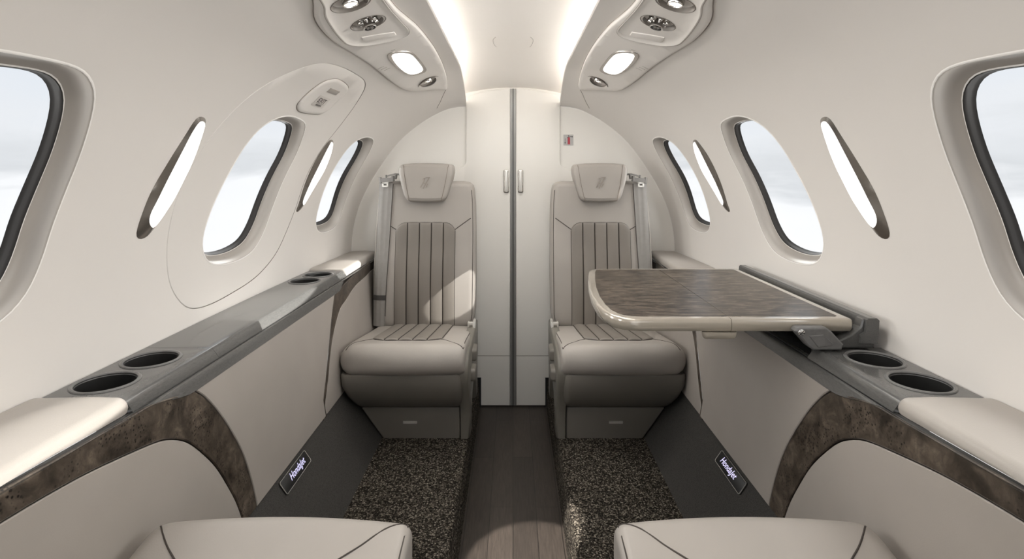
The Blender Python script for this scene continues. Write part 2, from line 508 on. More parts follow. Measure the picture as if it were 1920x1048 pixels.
NAME = {-1: 'left', 1: 'right'}
for s in (-1, 1):
    mb = MB()
    outer = densify([(DF, 0), (DB+.004, 0), (DB+.004, AL), (DF, AL)], .04)
    holes = [WIN[0], WIN[2], hatch] if s < 0 else list(WIN)
    surf(mb, s, outer, holes, 0, .036)
    # cove lip and gutter above it
    rows = []
    n = 60
    for k in range(n+1):
        d = DF + (DB - DF)*k/n
        x, z = W(d, 1.0); b = max(0, (d-2.1)/.3)**2
        rows.append([Vector((s*x, d, z)), Vector((s*(x-.003), d, z+.004)), Vector((s*(x-.001), d, z+.009)), Vector((s*(x+.115), d, z+.012)), Vector((s*(x+.128), d, z+.055))])
    mb.ring_loft(rows, False, False, False)
    obj('wall_'+NAME[s], mb, M['liner'], kind='structure')
    # LED strip in the gutter
    mb = MB(); rings = []
    for k in range(n+1):
        d = DF + (DB-.012 - DF)*k/n
        x, z = W(d, 1.0)
        c = Vector((s*(x+.075), d, z+.0175))
        rings.append([c + Vector((s*.012*math.cos(a), 0, .006*math.sin(a))) for a in [2*math.pi*q/8 for q in range(8)]])
    mb.ring_loft(rings)
    for q in range(len(mb.f)):
        y = min(mb.v[i].y for i in mb.f[q]); mb.m[q] = sum(y > k for k in (1.95, 2.08, 2.2, 2.3))
    obj('cove_light', mb, [M['cove'+k] for k in ('', '1', '2', '3', '4')], None, ('long glowing cove light strip along the %s edge of the ceiling' % NAME[s]), 'cove light', 'cove lights')

# ceiling panel between the coves
mb = MB(); rows = []
for k in range(61):
    d = DF + (DB+.004-DF)*k/60
    b = max(0, (d-2.05)/.35)**2
    r = []
    for j in range(25):
        x = -.345 + .69*j/24; q = (x/.30)**2
        zm = 1.510 - .020*q; zb = 1.402 - .05*q
        r.append(Vector((x, d, zm*(1-b) + zb*b)))
    rows.append(r)
mb.ring_loft(rows, False, False, False)
obj('ceiling', mb, M['ceiling'], kind='structure')
def ceil_z(x, d):
    b = max(0, (d-2.05)/.35)**2; q = (x/.30)**2
    return (1.510-.020*q)*(1-b) + (1.402-.05*q)*b

# floor
mb = MB(); mb.add([(-.16,DF,0),(.16,DF,0),(.16,DB+.01,0),(-.16,DB+.01,0)], [(0,1,2,3)], 0, False)
obj('floor', mb, M['floor'], kind='structure')

# ------------------------------------------------------------------ windows
wn = 0
for s in (-1, 1):
    for k in range(3):
        wn += 1
        poly = WIN[k]
        if s < 0 and k == 1: pass
        mb = MB()
        rings = [[S(s, *p, off) for p in radial(poly, i)] for i, off in [(-.003,.0003),(-.0015,.0012),(.0004,.0008),(.002,-.002),(.004,-.009),(.0075,-.017),(.013,-.0225),(.019,-.0255),(.025,-.027)]]
        mb.ring_loft(rings, False, False)
        for q in range(len(poly)*2): mb.m[q] = 1  # outermost rings carry the lip highlight as near-white colour
        w = obj('window_%d' % wn, mb, [M['bezel'], M['lip']], kind='structure', sharp=60)
        mb = MB()
        rings = [[S(s, *p, off) for p in radial(poly, i)] for i, off in [(.0225,-.0262),(.0245,-.0258),(.0258,-.0268),(.0270,-.031),(.0285,-.035),(.0292,-.0375),(.032,-.041)]]
        mb.ring_loft(rings, False, False)
        for q in range(len(poly)): mb.m[q] = 1
        g = obj('window_gasket', mb, [M['gasket'], M['lip']], w, 'dark grey inner window frame')
        mb = MB(); surf(mb, s, radial(poly, .0285), [], -.039, .06)
        obj('window_pane', mb, M['glass'], w)
        g.parent = w
# ------------------------------------------------------------------ emergency exit hatch (port)
mb = MB(); hs = inset(hatch, .0016)
ring_in = [[S(-1, *p, o) for p in inset(hatch, i)] for i, o in [(.0016,-.006),(.0016,-.0012),(.0028,0)]]
mb.ring_loft(ring_in, False, False)
surf(mb, -1, inset(hatch, .0028), [WIN[1]], 0, .034)
door3 = obj('door_3', mb, M['liner'], kind='structure')
mb = MB()
mb.ring_loft([[S(-1, *p, o) for p in inset(hatch, i)] for i, o in [(-.003,-.0005),(-.001,-.0045),(.006,-.006),(.012,-.007)]], False, False)
obj('hatch_frame', mb, M['groove'], door3)
cov = on_wall([(556,202),(558,193),(580,171),(605,153),(627,147),(640,151),(650,159),(652,166),(640,180),(618,200),(603,212),(585,213),(562,209)])
cov = smooth_closed(cov, 60, 1)
mb = MB(); raised(mb, -1, cov, [(0,.0),(.001,.004),(.004,.0065),(.009,.007)], .02)
hc = obj('exit_handle_cover', mb, M['liner'], door3)
mb = MB(); mb.tube([S(-1, *p, .0012) for p in inset(cov, -.001)], .0011, 5, True)
obj('cover_gap', mb, M['groove'], hc)
btn = on_wall([(609,168.5),(618,161),(635,168),(626,175)])
mb = MB(); mb.slab(densify(btn, .01), [(0,.0065),(.0005,.009),(.002,.0095)], lambda a, b, h: S(-1, a, b, h), False, True)
obj('push_button', mb, M['bezel'], hc)
# EXIT placard
E0, E1, E2 = unW(590.2,186.8), unW(603.3,191.8), unW(597.5,179.2)
du = (E1[0]-E0[0], E1[1]-E0[1]); dv = (E2[0]-E0[0], E2[1]-E0[1])
pl = lambda u, v: (E0[0]+du[0]*u+dv[0]*v, E0[1]+du[1]*u+dv[1]*v)
mb = MB(); surf(mb, -1, densify([pl(u, v) for u, v in rrect(-.22, 1.25, -1.05, 1.45, .15)], .01), [], .0083, 0)
ep = obj('exit_placard', mb, simple('pale placard', (.62,.585,.55,1), .45), hc, 'small pale placard reading EXIT')
tv, tf = text_mesh('EXIT', 0, bold=.015)
x0 = min(p[0] for p in tv); x1 = max(p[0] for p in tv); y1 = max(p[1] for p in tv)
mb = MB(); mb.add([S(-1, *pl((p[0]-x0)/(x1-x0), p[1]/y1), .0092) for p in tv], tf, 0, False)
for q in range(5): # second, smaller line of print and the rule between them
    mb.add([S(-1, *pl(u, v), .0092) for u, v in ((.14+.15*q,-.78),(.24+.15*q,-.78),(.24+.15*q,-.38),(.14+.15*q,-.38))], [(0,1,2,3)], 0, False)
mb.add([S(-1, *pl(u, v), .0092) for u, v in ((0,-.24),(1,-.24),(1,-.17),(0,-.17))], [(0,1,2,3)], 0, False)
obj('exit_lettering', mb, M['ink'], hc)

# fine joint between overhead liner and wall near the bulkhead
for s in (-1, 1):
    mb = MB(); mb.tube([S(s, *unW(*p), .0002) for p in ((836,168),(831,178),(826,190),(819,203))], .0012, 5)
    obj('trim_%d' % (2 if s < 0 else 3), mb, M['groove'], kind='structure')

# ------------------------------------------------------------------ slim wall lights
for s in (-1, 1):
    for k in range(2):
        po = smooth_closed(on_wall(LAMP[k]), 64, 1); pi = smooth_closed(on_wall(LENS[k]), 64, 1)
        c = (sum(p[0] for p in po)/64, sum(p[1] for p in po)/64)
        where = [['in front of the exit hatch', 'behind the exit hatch'], ['between the two nearest right-hand windows', 'between the two farthest right-hand windows']][0 if s < 0 else 1][k]
        root = thing('slim_wall_light', S(s, c[0], c[1]-.12), 'glowing slim almond-shaped %s wall light %s' % (NAME[s], where), 'wall light', 'slim wall lights between the windows')
        mb = MB(); v, f = cdt(po, [inset(pi, .0002)], .02)
        cx = sum(p[0] for p in pi)/64
        def hgt(a, b):
            e = min(math.dist((a, b), q) for q in po)
            return .0006 + .0055*min(1, e/.014)**.6
        mb.add([S(s, a, b, hgt(a, b)) for a, b in v], f)
        obj('chrome_frame', mb, M['dark_chrome'], root, sharp=70)
        mb = MB(); v, f = cdt(pi, [], .02)
        mb.add([S(s, a, b, hgt(a, b)*.9+.0004) for a, b in v], f)
        mb.ring_loft([[S(s, *p, hgt(*p)*.9+.0004) for p in pi], [S(s, *p, .0) for p in inset(pi, .001)]], False, False)
        obj('light_diffuser', mb, M['white_lens'], root)

# ------------------------------------------------------------------ overhead service panels
def px_list(pts): return [unW(*p) for p in pts]
RL1 = unW(655,-1); GV = unW(688,36); RL2 = unW(801,148)
LENSO = smooth_closed(px_list([(724,92),(740,89),(757,88),(775,95),(795,120),(796,128),(775,135),(755,130),(737,116),(726,103)]), 44, 1)
LENSI = smooth_closed(px_list([(731,95),(742,92),(757,92),(772,98),(790,121),(788,129),(770,134),(754,127),(738,111)]), 44, 1)
TRAY = smooth_closed(px_list([(606,2),(607,20),(622,46),(640,68),(652,76),(675,78),(700,75),(735,68),(758,60),(764,50),(752,35),(728,8)]) + [(1.09,.985),(1.0,.955),(.985,.92),(1.0,.885),(1.05,.87)], 80, 1)
def circ(c, r, n=28): return [(c[0]+r*math.cos(2*math.pi*k/n), c[1]+r*math.sin(2*math.pi*k/n)) for k in range(n)]
for s in (-1, 1):
    root = thing('overhead_service_panel', S(s, 1.5, .9, -.03), 'cream overhead panel with vents and lamps, on the %s of the ceiling' % NAME[s], 'overhead panel', 'overhead service panels')
    mb = MB(); holes = [circ(RL1, .043), circ(GV, .043), circ(RL2, .043)]
    raised(mb, s, PSU, [(0,.0),(.0005,.006),(.003,.010),(.008,.012)], .022, holes=holes + [inset(TRAY, -.002)])
    # recessed tray floor
    v, f = cdt(inset(TRAY, .008), [holes[0], holes[1]], .02)
    mb.add([S(s, a, b, .0095) for a, b in v], f)
    mb.ring_loft([[S(s, *p, o) for p in inset(TRAY, i)] for i, o in [(-.002,.012),(.0,.0135),(.003,.0125),(.008,.0095)]], False, False)
    hs_ = obj('panel_housing', mb, M['liner'], root)
    mb = MB(); mb.tube([S(s, *p, .0006) for p in inset(PSU, -.0012)], .0012, 5, True); mb.tube([S(s, *p, .0121) for p in inset(TRAY, -.003)], .0009, 5, True)
    obj('panel_gap', mb, M['groove'], hs_)
    # label plate ridge at the foot of the tray
    rp = px_list([(676,68),(675,63),(737,53),(741,59),(734,62),(682,73)])
    mb = MB(); mb.slab(densify(rp, .008), [(0,.0095),(.001,.0115),(.003,.012)], lambda a, b, h: S(s, a, b, h), False, True)
    obj('blank_plate', mb, M['liner'], root)
    def frame_at(c, off):
        o = S(s, *c, off); n = (S(s, *c, off+.01) - o).normalized()
        q = n.to_track_quat('Z', 'Y'); return Matrix.Translation(o) @ q.to_matrix().to_4x4()
    for nm, c, R, warm in (('reading_lamp', RL1, .043, True), ('reading_lamp', RL2, .043, True), ('air_vent', GV, .043, False)):
        A = frame_at(c, 0)
        mb = MB(); top = .0095 if c is not RL2 else .012
        mb.lathe([(R+.001, top+.0008), (R-.001, top+.001), (R-.006, top-.008), (R-.008, -.012), (.001, -.014)], A, 28)
        w = obj(nm, mb, M['recess'], root)
        if nm == 'reading_lamp':
            B = A @ Matrix.Rotation(math.radians(18 if c is RL2 else 5), 4, 'X')
            mb = MB(); mb.lathe([(.018, -.012), (.0185, .008), (.017, .012), (.0145, .0125), (.0135, .008)], B, 24)
            obj('lamp_ring', mb, M['chrome'], w)
            mb = MB(); mb.lathe([(.0001, .0105), (.008, .0102), (.0138, .0085)], B, 24)
            obj('lamp_lens', mb, M['warm_lens'], w)
        else:
            mb = MB(); mb.lathe([(.028, -.010), (.027, -.001), (.021, .006), (.0165, .009), (.0165, .022), (.015, .0235), (.013, .023), (.013, .012), (.001, .011)], A, 24)
            for q in range(6):
                an = 2*math.pi*q/6
                mb.lathe([(.0001,.0085),(.003,.008),(.0045,.004),(.004,.0)], A @ Matrix.Translation((.022*math.cos(an), .022*math.sin(an), 0)) @ Matrix.Scale(1.3, 4), 8)
            obj('vent_nozzle', mb, M['chrome'], w)
    mb = MB(); mb.ring_loft([[S(s, *p, o) for p in q] for q, o in ((inset(LENSO,-.001),.0122),(LENSO,.0145),(inset(LENSO,.002),.0145),(LENSI,.0128))], False, False)
    lf = obj('dome_light_frame', mb, M['dark_chrome'], root)
    mb = MB(); surf(mb, s, LENSI, [], .0128, .03)
    obj('dome_light_lens', mb, M['white_lens'], lf)
    for q in range(3):
        c = unW(711+6*q, 121+1.5*q)
        mb = MB(); mb.tube([S(s, c[0]+.006*math.cos(a), c[1]+.010*math.sin(a), .0122) for a in [math.radians(100+16*k) for k in range(10)]], .0007, 4); obj('airflow_mark', mb, M['groove'], root)
    mb = MB(); c = unW(733, 85); mb.tube([S(s, c[0]+.010*math.cos(a), c[1]+.008*math.sin(a), .0122) for a in [math.radians(-50+14*k) for k in range(8)]], .0007, 4)
    obj('airflow_mark', mb, M['groove'], root)

# ------------------------------------------------------------------ bulkhead and doors
arch = [(.70,0),(.712,.6)] + [tuple(W(DB, k/40)) for k in range(41)] + [(.33,1.331),(.33,1.346),(.2,1.386)]
mb = MB(); ol = [(x, z) for x, z in arch] + [(0,1.406)] + [(-x, z) for x, z in arch[::-1]]
v, f = cdt(ol, [], 0)
mb.add([(x, DB, z) for x, z in v], f, 0, False)
obj('wall_back', mb, M['bulkhead'], kind='structure')
for s in (-1, 1):
    ol = [(.0125,.004),(.30,.004),(.30,1.03),(.258,1.032),(.243,1.038),(.232,1.050),(.218,1.055),(.2095,1.063),(.207,1.08),(.207,1.33),(.2055,1.352),(.198,1.364),(.15,1.378),(.10,1.388),(.05,1.394),(.0125,1.396)]
    ol = [(s*x, z) for x, z in ol]
    mb = MB(); mb.slab(ol, [(0,0),(0,.008),(.0015,.0115),(.005,.013)], lambda x, z, h: Vector((x, DB-.0005-h, z)), False, True)
    dr = obj('door_%d' % (1 if s < 0 else 2), mb, M['bulkhead'], kind='structure', sharp=50)
    mb = MB(); mb.box(s*.0135, s*.29, DB-.0142, DB-.0130, .2222, .2245)
    obj('door_joint', mb, M['groove'], dr)
    x = s*.0295 if s < 0 else s*.0325
    mb = MB(); mb.slab(rrect(x-.0125, x+.0125, .938, 1.040, .006), [(0,0),(.001,.004),(.0042,.006),(.0055,.006)], lambda a, z, h: Vector((a, DB-.0135-h, z)), False, True)
    ho = obj('handle_plate', mb, M['dark_chrome'], dr)
    mb = MB(); mb.slab(rrect(x-.008, x+.008, .942, 1.036, .005), [(0,.004),(0,.013),(.002,.016),(.004,.0165)], lambda a, z, h: Vector((a, DB-.0135-h, z)), True, True)
    obj('door_handle', mb, M['satin'], ho)
mb = MB(); mb.box(-.0115, .0115, DB-.010, DB-.002, .004, 1.3955)
st = obj('trim_1', mb, simple('brushed seal', (.22,.215,.205,1), .35, .5, nz=6), kind='structure')
mb = MB(); mb.box(-.0018, .0018, DB-.0115, DB-.010, .004, 1.3955)
obj('door_seal', mb, M['black'], st)
# placard with a red extinguisher
mb = MB(); px = lambda x, y, h=0: Vector(((x-CX)*DB/F, DB-.001-h, H-(y-CY)*DB/F))
mb.slab([(1056.5,252.5),(1075,252.5),(1075,272.5),(1056.5,272.5)], [(0,0),(0,.0015)], lambda x, y, h: px(x, y, h), False, True)
sg = obj('extinguisher_sign', mb, M['placard'], None, 'small square sign with red fire extinguisher symbol on the back wall', 'sign')
def flat(name, polys, mat, parent, h):
    mb = MB()
    for p in polys: mb.add([px(x, y, h) for x, y in p], [tuple(range(len(p)))], 0, False)
    return obj(name, mb, mat, parent)
flat('extinguisher_symbol', [[(1064.2,270.5),(1068.8,270.5),(1068.8,259.5),(1068,258),(1067,257),(1066.2,257),(1065.1,258),(1064.2,259.5)]], M['red'], sg, .0022)
flat('symbol_nozzle', [[(1066,257),(1069,256),(1074,255.5),(1074,257.6),(1069,257.2),(1067,257.6)],[(1065.6,257.6),(1063.2,259),(1063,258.2),(1065.4,256.2)],[(1065.2,256),(1065.2,254),(1067,254),(1067,256)]], M['ink'], sg, .0022)
flat('symbol_arrow', [[(1059.2,259.5),(1059.8,259.5),(1059.8,267),(1059.2,267)],[(1058.3,267),(1060.7,267),(1059.5,270)]], M['ink'], sg, .0022)
# access cover outline in the ceiling panel
mb = MB()
for sx in (-1, 1):
    mb.tube([Vector((x*sx, d, ceil_z(x, d)-.0004)) for x, d in smooth_open([(.062,1.93),(.071,1.96),(.073,2.0),(.070,2.05),(.064,2.08)], 14)], .0008, 4)
obj('trim_4', mb, M['groove'], kind='structure')

# ------------------------------------------------------------------ carpeted side platforms, kick panels
for s in (-1, 1):
    mb = MB(); mb.slab([(.146,0),(.1475,.05),(.1525,.115),(.155,.122),(.160,.125),(.448,.125),(.448,0)], [(0,DF),(0,DB-.006)], lambda x, z, y: Vector((s*x, y, z)))
    obj('carpet', mb, M['carpet'], None, 'raised speckled brown carpet platform %s of the wooden aisle' % ('left' if s < 0 else 'right'), 'carpet', 'carpeted platforms')
    mb = MB(); (x0, z0), (x1, z1) = KICK
    n = 40
    mb.add([(s*x0, DF, z0),(s*x1, DF, z1),(s*x1, DB, z1),(s*x0, DB, z0),(s*(x1+.01),DF,z1),(s*(x1+.01),DB,z1)], [(0,1,2,3),(1,4,5,2)], 0, False)
    obj('baseboard_'+NAME[s], mb, M['kick'], kind='structure')
    mb = MB(); mb.box(s*.141, s*.158, DB-.006, DB-.0135-.006, 0.001, .128, .001) 
    obj('trim_%d' % (5 if s < 0 else 6), mb, M['black'], kind='structure')
    # illuminated plate
    A, B = unL(KICK, 568, 846), unL(KICK, 521, 908); C = unL(KICK, 537, 928)
    dA, dB_ = A[0], B[0]; v0, v1 = C[1], B[1]
    root = thing('illuminated_plate', L(KICK, s, (dA+dB_)/2, v0), 'dark plate with glowing white lettering on the %s kick panel' % NAME[s], 'illuminated plate', 'illuminated plates on the kick panels')
    mb = MB(); ol = rrect(dB_, dA, v0, v1, .005)
    mb.slab(ol, [(0,0),(0,.004),(.0015,.005)], lambda a, b, h: L(KICK, s, a, b, h), False, True)
    obj('plate_body', mb, M['black'], root)
    mb = MB(); mb.ring_loft([[L(KICK, s, *p, h) for p in inset(ol, i)] for i, h in ((-.0004,.0038),(-.0002,.0053),(.0005,.0053),(.0008,.0048))], False, False)
    obj('plate_edge', mb, M['satin'], root)
    tv, tf = text_mesh('HondaJet', .42, bold=.006)
    x0 = min(p[0] for p in tv); x1 = max(p[0] for p in tv); yb = min(p[1] for p in tv); yt = max(p[1] for p in tv)
    T0 = unL(KICK, 539, 896); T1 = unL(KICK, 569, 864)
    t0, t1 = T0[0], T1[0]
    mid = (v0+v1)/2; hh = (v1-v0)*.66
    def place(p):
        u = (p[0]-x0)/(x1-x0); v = (p[1]-yb)/(yt-yb)
        a = t0 + (t1-t0)*u if s < 0 else t1 + (t0-t1)*u
        return L(KICK, s, a, mid + (v-.5)*hh, .0056)
    mb = MB(); mb.add([place(p) for p in tv], tf, 0, False)
    obj('plate_lettering', mb, M['lit_text'], root, 'glowing white italic lettering')

# ------------------------------------------------------------------ side panels below the ledges
def U(px, py): return unL(PANEL, px, py)
VB = math.hypot(PANEL[1][0]-PANEL[0][0], PANEL[1][1]-PANEL[0][1])
bandtop = [U(*p) for p in ((0,915),(110,854),(217,794),(271,762),(303,749),(358,732))]
outer_c = smooth_open([U(*p) for p in ((358,732),(379,745),(406,775),(433,816),(452,854),(466,897),(477,943))], 30)
inner_c = smooth_open([U(*p) for p in ((450,970),(439,940),(422,908),(401,875),(374,848),(347,829),(320,824),(293,828),(244,848),(162,886),(81,930),(0,978))], 44)
a_out = [U(*p) for p in ((624,552),(618,600),(610,680),(603,750),(597,800))]
a_in = smooth_open([U(*p) for p in ((692,509),(684,517.5),(664,536),(647,561.5),(633.5,584),(620,640),(611,724),(604,775))], 34)
a_top = [U(*p) for p in ((692,489),(645.5,529.5),(624,552))]
lip_top = [U(*p) for p in ((358,732),(406,699),(488,645),(624,552))]
DFP = .25
for s in (-1, 1):
    root = thing('side_wall_panel', L(PANEL, s, 1.3, VB), 'greige leather lower wall panel with burl wood bands, %s side' % NAME[s], 'wall panel', 'lower wall panels')
    P = lambda a, b, h: L(PANEL, s, a, b, h)
    def plate(name, ol, h0, h1, mat, sp=.012, bev=.0015):
        mb = MB(); ol = densify(ol, .02)
        mb.slab(ol, [(0,h0),(0,h1-bev),(bev,h1)], P, False, False)
        v, f = cdt(inset(ol, bev), [], 0)
        mb.add([P(a, b, h1) for a, b in v], f, 0, False)
        return obj(name, mb, mat, root, sharp=25)
    # backing (dark, shows only in the joints)
    mb = MB(); mb.add([P(DF, -.024, -.004), P(DB-.002, -.024, -.004), P(DB-.002, VB, -.004), P(DF, VB, -.004)], [(0,1,2,3)], 0, False)
    obj('panel_backing', mb, M['seam'], root)
    mid = lip_top + [a_out[0]] + a_out[1:4] + [(a_out[3][0]+.01, VB-.002)] + [(outer_c[-1][0], VB-.002)] + outer_c[::-1][:-1]
    mid = [p for i, p in enumerate(mid) if i == 0 or math.dist(p, mid[i-1]) > 1e-4]
    plate('leather_panel', inset(mid, .0012), 0, .006, M['panel'])
    near = [(.30, bandtop[0][1]-.012)] + bandtop + outer_c[1:] + [(outer_c[-1][0]+.0, VB-.002), (inner_c[0][0], VB-.002)] + inner_c + [(.30, inner_c[-1][1]-.002)]
    plate('burl_wood_band', inset(near, .0012), 0, .0055, M['burl'])
    inn = inner_c[::-1]
    low = [(DF, inn[0][1])] + inn + [(inner_c[0][0], VB-.002), (DF, VB-.002)]
    plate('lower_leather_panel', inset(low, .0012), 0, .0045, M['panel'])
    aft = a_top + a_out[1:4] + [(a_out[3][0]+.012, VB-.002), (a_in[-1][0], VB-.002)] + a_in[::-1] 
    plate('burl_wood_band', inset(aft, .001), 0, .0055, M['burl'])
    al = a_in[:] + [(a_in[-1][0], VB-.002), (DB-.004, VB-.002), (DB-.004, a_in[0][1])]
    plate('lower_leather_panel', inset(al, .0012), 0, .0045, M['panel'])

# ------------------------------------------------------------------ ledges (consoles), cup holders, armrest pads
def wx(d, z): 
    best = None
    for k in range(40):
        x, zz = W(d, k/150)
        if best is None or abs(zz-z) < best[0]: best = (abs(zz-z), x)
    return best[1]
ZT = .675
CUPS = [(.925,.692),(1.037,.689),(1.775,.680),(1.88,.674)]
RC = .0445
def top_strip(mb, s, y0, y1, cups, xr=.615, z=ZT):
    """flat top with cup openings, bevelled face toward the cabin"""
    n = max(2, int((y1-y0)/.03))
    ol = [(y0+(y1-y0)*k/n, xr) for k in range(n+1)] + [(y1-(y1-y0)*k/n, wx(y1-(y1-y0)*k/n, z)-.003) for k in range(n+1)]
    holes = [circ((cy, cx), RC+.003, 40) for cy, cx in cups]
    v, f = cdt(ol, holes, .03)
    mb.add([Vector((s*x, y, z)) for y, x in v], f)
    prof = [(xr,z),(xr-.003,z-.001),(xr-.006,z-.0042),(xr-.0165,z-.0185),(xr-.0165,z-.0205)]
    mb.ring_loft([[Vector((s*x, y0+(y1-y0)*k/n, zz)) for x, zz in prof] for k in range(n+1)], False, False, False)
    for y in (y0, y1):
        mb.add([Vector((s*x, y, zz)) for x, zz in prof] + [Vector((s*wx(y, z)-s*.003, y, z-.0205)), Vector((s*wx(y, z)-s*.003, y, z))], [tuple(range(len(prof)+2))], 0, False)
    return mb
def rise(y): return min(.012, max(0, .87-y)*.042)
def zb(y):
    f = lambda a, b: max(0, min(1, (y-a)/(b-a)))
    k = f(.87, 1.01)*(1-f(1.85, 1.90)); k = k*k*(3-2*k)
    return .6505 - .0255*k
for s in (-1, 1):
    root = thing('side_ledge', (s*.66, 1.4, .62), ('glossy graphite side ledge with cup holders along the %s wall' % NAME[s]) + (', closed' if s < 0 else ', open beside the table'), 'side ledge', 'graphite side ledges')
    mb = MB(); top_strip(mb, s, .8562, 1.1055, CUPS[:2]); obj('cup_tray', mb, M['console'], root)
    if s < 0:
        mb = MB(); top_strip(mb, s, 1.1065, 1.957, CUPS[2:]); obj('ledge_cover', mb, M['console'], root)
    else:
        mb = MB(); top_strip(mb, s, 1.70, 1.957, CUPS[2:]); obj('cup_tray', mb, M['console'], root)
        # open stowage trough for the folding table
        mb = MB()
        pr = [(.604,.654),(.612,.655),(.620,.650),(.628,.632),(.635,.600),(.735,.600),(.735,.675)]
        mb.ring_loft([[Vector((s*x, y, z)) for x, z in pr] for y in (1.1057, 1.6998)], False, False, False)
        mb.add([Vector((s*x, 1.1062, z)) for x, z in ((.606,.652),(.62,.648),(.635,.600),(.735,.600),(.735,.674),(.607,.674))], [(0,1,2,3,4,5)], 0, False)
        mb.m = [1 if q % 6 >= 2 and q < 6 else 0 for q in range(len(mb.m))]
        obj('stowage_trough', mb, [M['console'], M['black']], root, 'dark open stowage trough', sharp=20)
    n = 90
    mb = MB(); rings = []
    for k in range(n+1):
        y = DFP + (DB-.004-DFP)*k/n; b = zb(y); up = rise(y)
        rings.append([Vector((s*x, y, z+up)) for x, z in ((.606,.6525),(.5975,.652),(.5945,.6495),(.592, max(b, .640)),(.5905-.003*(.6505-b)/.0255, b+.002),(.5925-.003*(.6505-b)/.0255, b),(.60,b+.001))])
    mb.ring_loft(rings, True, True, False)
    obj('ledge_lip', mb, M['console'], root, sharp=50)
    mb = MB(); mb.tube([Vector((s*.600, y, .6526)) for y in (DFP, 1.2, DB-.004)], .0013, 5)
    obj('lip_groove', mb, M['black'], root)
    for cy, cx in CUPS:
        mb = MB(); A = Matrix.Translation((s*cx, cy, ZT))
        mb.lathe([(RC+.0065,.0003),(RC+.0055,.002),(RC+.0025,.0026),(RC,.0012),(RC-.0008,-.003)], A, 40)
        cr = obj('cup_holder_rim', mb, M['grey_plastic'], root)
        mb = MB(); mb.lathe([(RC-.0005,.0),(RC-.0015,-.06),(RC-.006,-.0655),(.001,-.066)], A, 40)
        obj('cup_well', mb, simple('dark cup well', (.035,.035,.034,1), .28, .4), cr)

def pad(s, y0, y1, label, round_end):
    mb = MB(); rings = []; ys = []
    n = 26
    for k in range(n+1): ys.append(y0 + (y1-y0)*k/n)
    e = [0,.0015,.004,.008,.014,.022]
    if round_end > 0: ys = [y for y in ys if y < y1-.024] + [y1-q for q in e[::-1]]
    else: ys = [y0+q for q in e] + [y for y in ys if y > y0+.024]
    for y in ys:
        q = (y1-y) if round_end > 0 else (y-y0)
        k = 1 - max(0, 1-q/.022)**2 if q < .022 else 1
        sh = 1-math.sqrt(max(0, k)); 
        xw = wx(y, .69) - .004
        x1 = .598 + .010*sh; zt = .682 - .005*sh; r = .017
        up = rise(y) if round_end > 0 else 0
        pr = [(xw, .656+up), (xw, zt-.001)]
        pr += [(x1+.055, zt+.001)]
        for j in range(9):
            a = math.radians(90 + 85*j/8); pr.append((x1+r+r*math.cos(a), zt-r+r*math.sin(a)))
        pr += [(x1+.002, .6565+up)]
        rings.append([Vector((s*x, y, z)) for x, z in pr])
    mb.ring_loft(rings, True, True, True)
    return obj('armrest_pad', mb, M['pad'], None, label, 'armrest', 'leather armrest pads', sharp=60)
for s in (-1, 1):
    pad(s, DFP, .8555, 'long leather armrest pad on %s ledge, beside the near cup holders' % NAME[s], 1)
    pad(s, 1.9585, DB-.002, 'short leather armrest pad at aft end of %s ledge, beside rear seat' % NAME[s], -1)

# ------------------------------------------------------------------ folding table (starboard)
TZ = .735
root = thing('folding_table', (.69, 1.38, .68), 'dark wood folding table with pale lacquered rim, open over right aft seat', 'folding table')
tab = [(.69,1.10),(.69,1.672),(.27,1.672),(.245,1.664),(.230,1.645),(.221,1.60),(.206,1.5),(.194,1.4),(.187,1.3),(.187,1.22),(.193,1.165),(.206,1.128),(.225,1.109),(.255,1.10)]
FX = .442
innr = [(FX-.0006,1.672)] + tab[2:] + [(FX-.0006,1.10)]
outr = [(FX+.0006,1.10),(.685,1.10),(.69,1.105),(.69,1.667),(.685,1.672),(FX+.0006,1.672)]
lay = [(.009,-.027),(.004,-.0255),(.001,-.021),(0,-.015),(0,-.008),(.0012,-.003),(.004,-.0006),(.008,0)]
def leaf_inset(ol, d, keep):
    # inset everywhere but along the fold line
    q = inset(ol, d)
    return [((p[0] if abs(o[0]-FX) < .002 else w[0]), w[1]) for p, o, w in zip(ol, ol, q)]
for nm, ol in (('inner_leaf', innr), ('outer_leaf', outr)):
    ol = densify(ol, .03)
    mb = MB(); rings = [[Vector((p[0], p[1], TZ+h)) for p in leaf_inset(ol, i, 0)] for i, h in lay]
    mb.ring_loft(rings, True, True)
    lf = obj('table_leaf', mb, M['champagne'], root)
    wi = leaf_inset(ol, .020, 0) if nm == 'inner_leaf' else [(FX+.0006,1.12),(.664,1.12),(.669,1.125),(.669,1.647),(.664,1.652),(FX+.0006,1.652)]
    v, f = cdt(wi, [], 0)
    mb = MB(); mb.add([Vector((a, b, TZ+.0004)) for a, b in v], f, 0, False)
    obj('wood_inlay', mb, M['table_wood'], lf)
mb = MB(); mb.slab(rrect(.385,.455,1.099,1.118,.008), [(.004,-.048),(.001,-.044),(0,-.038),(0,-.0345)], lambda x, y, h: Vector((x, y, TZ+h+.007)), True, True)
obj('release_latch', mb, M['champagne'], root)
mb = MB(); mb.slab([(.694,.69),(.728,.69),(.731,.736),(.726,.7405),(.710,.7405),(.706,.737),(.704,.712),(.694,.706)], [(.0,1.085),(.0,1.70)], lambda x, z, y: Vector((x, y, z)))
obj('table_rail', mb, M['console'], root, sharp=30)
mb = MB(); mb.slab([(.655,.679),(.724,.679),(.726,.710),(.719,.729),(.709,.738),(.702,.736),(.698,.722),(.680,.706),(.655,.694)], [(.003,1.092),(0,1.094),(0,1.114)], lambda x, z, y: Vector((x, y, z)))
obj('hinge_bracket', mb, M['console'], root, sharp=30)
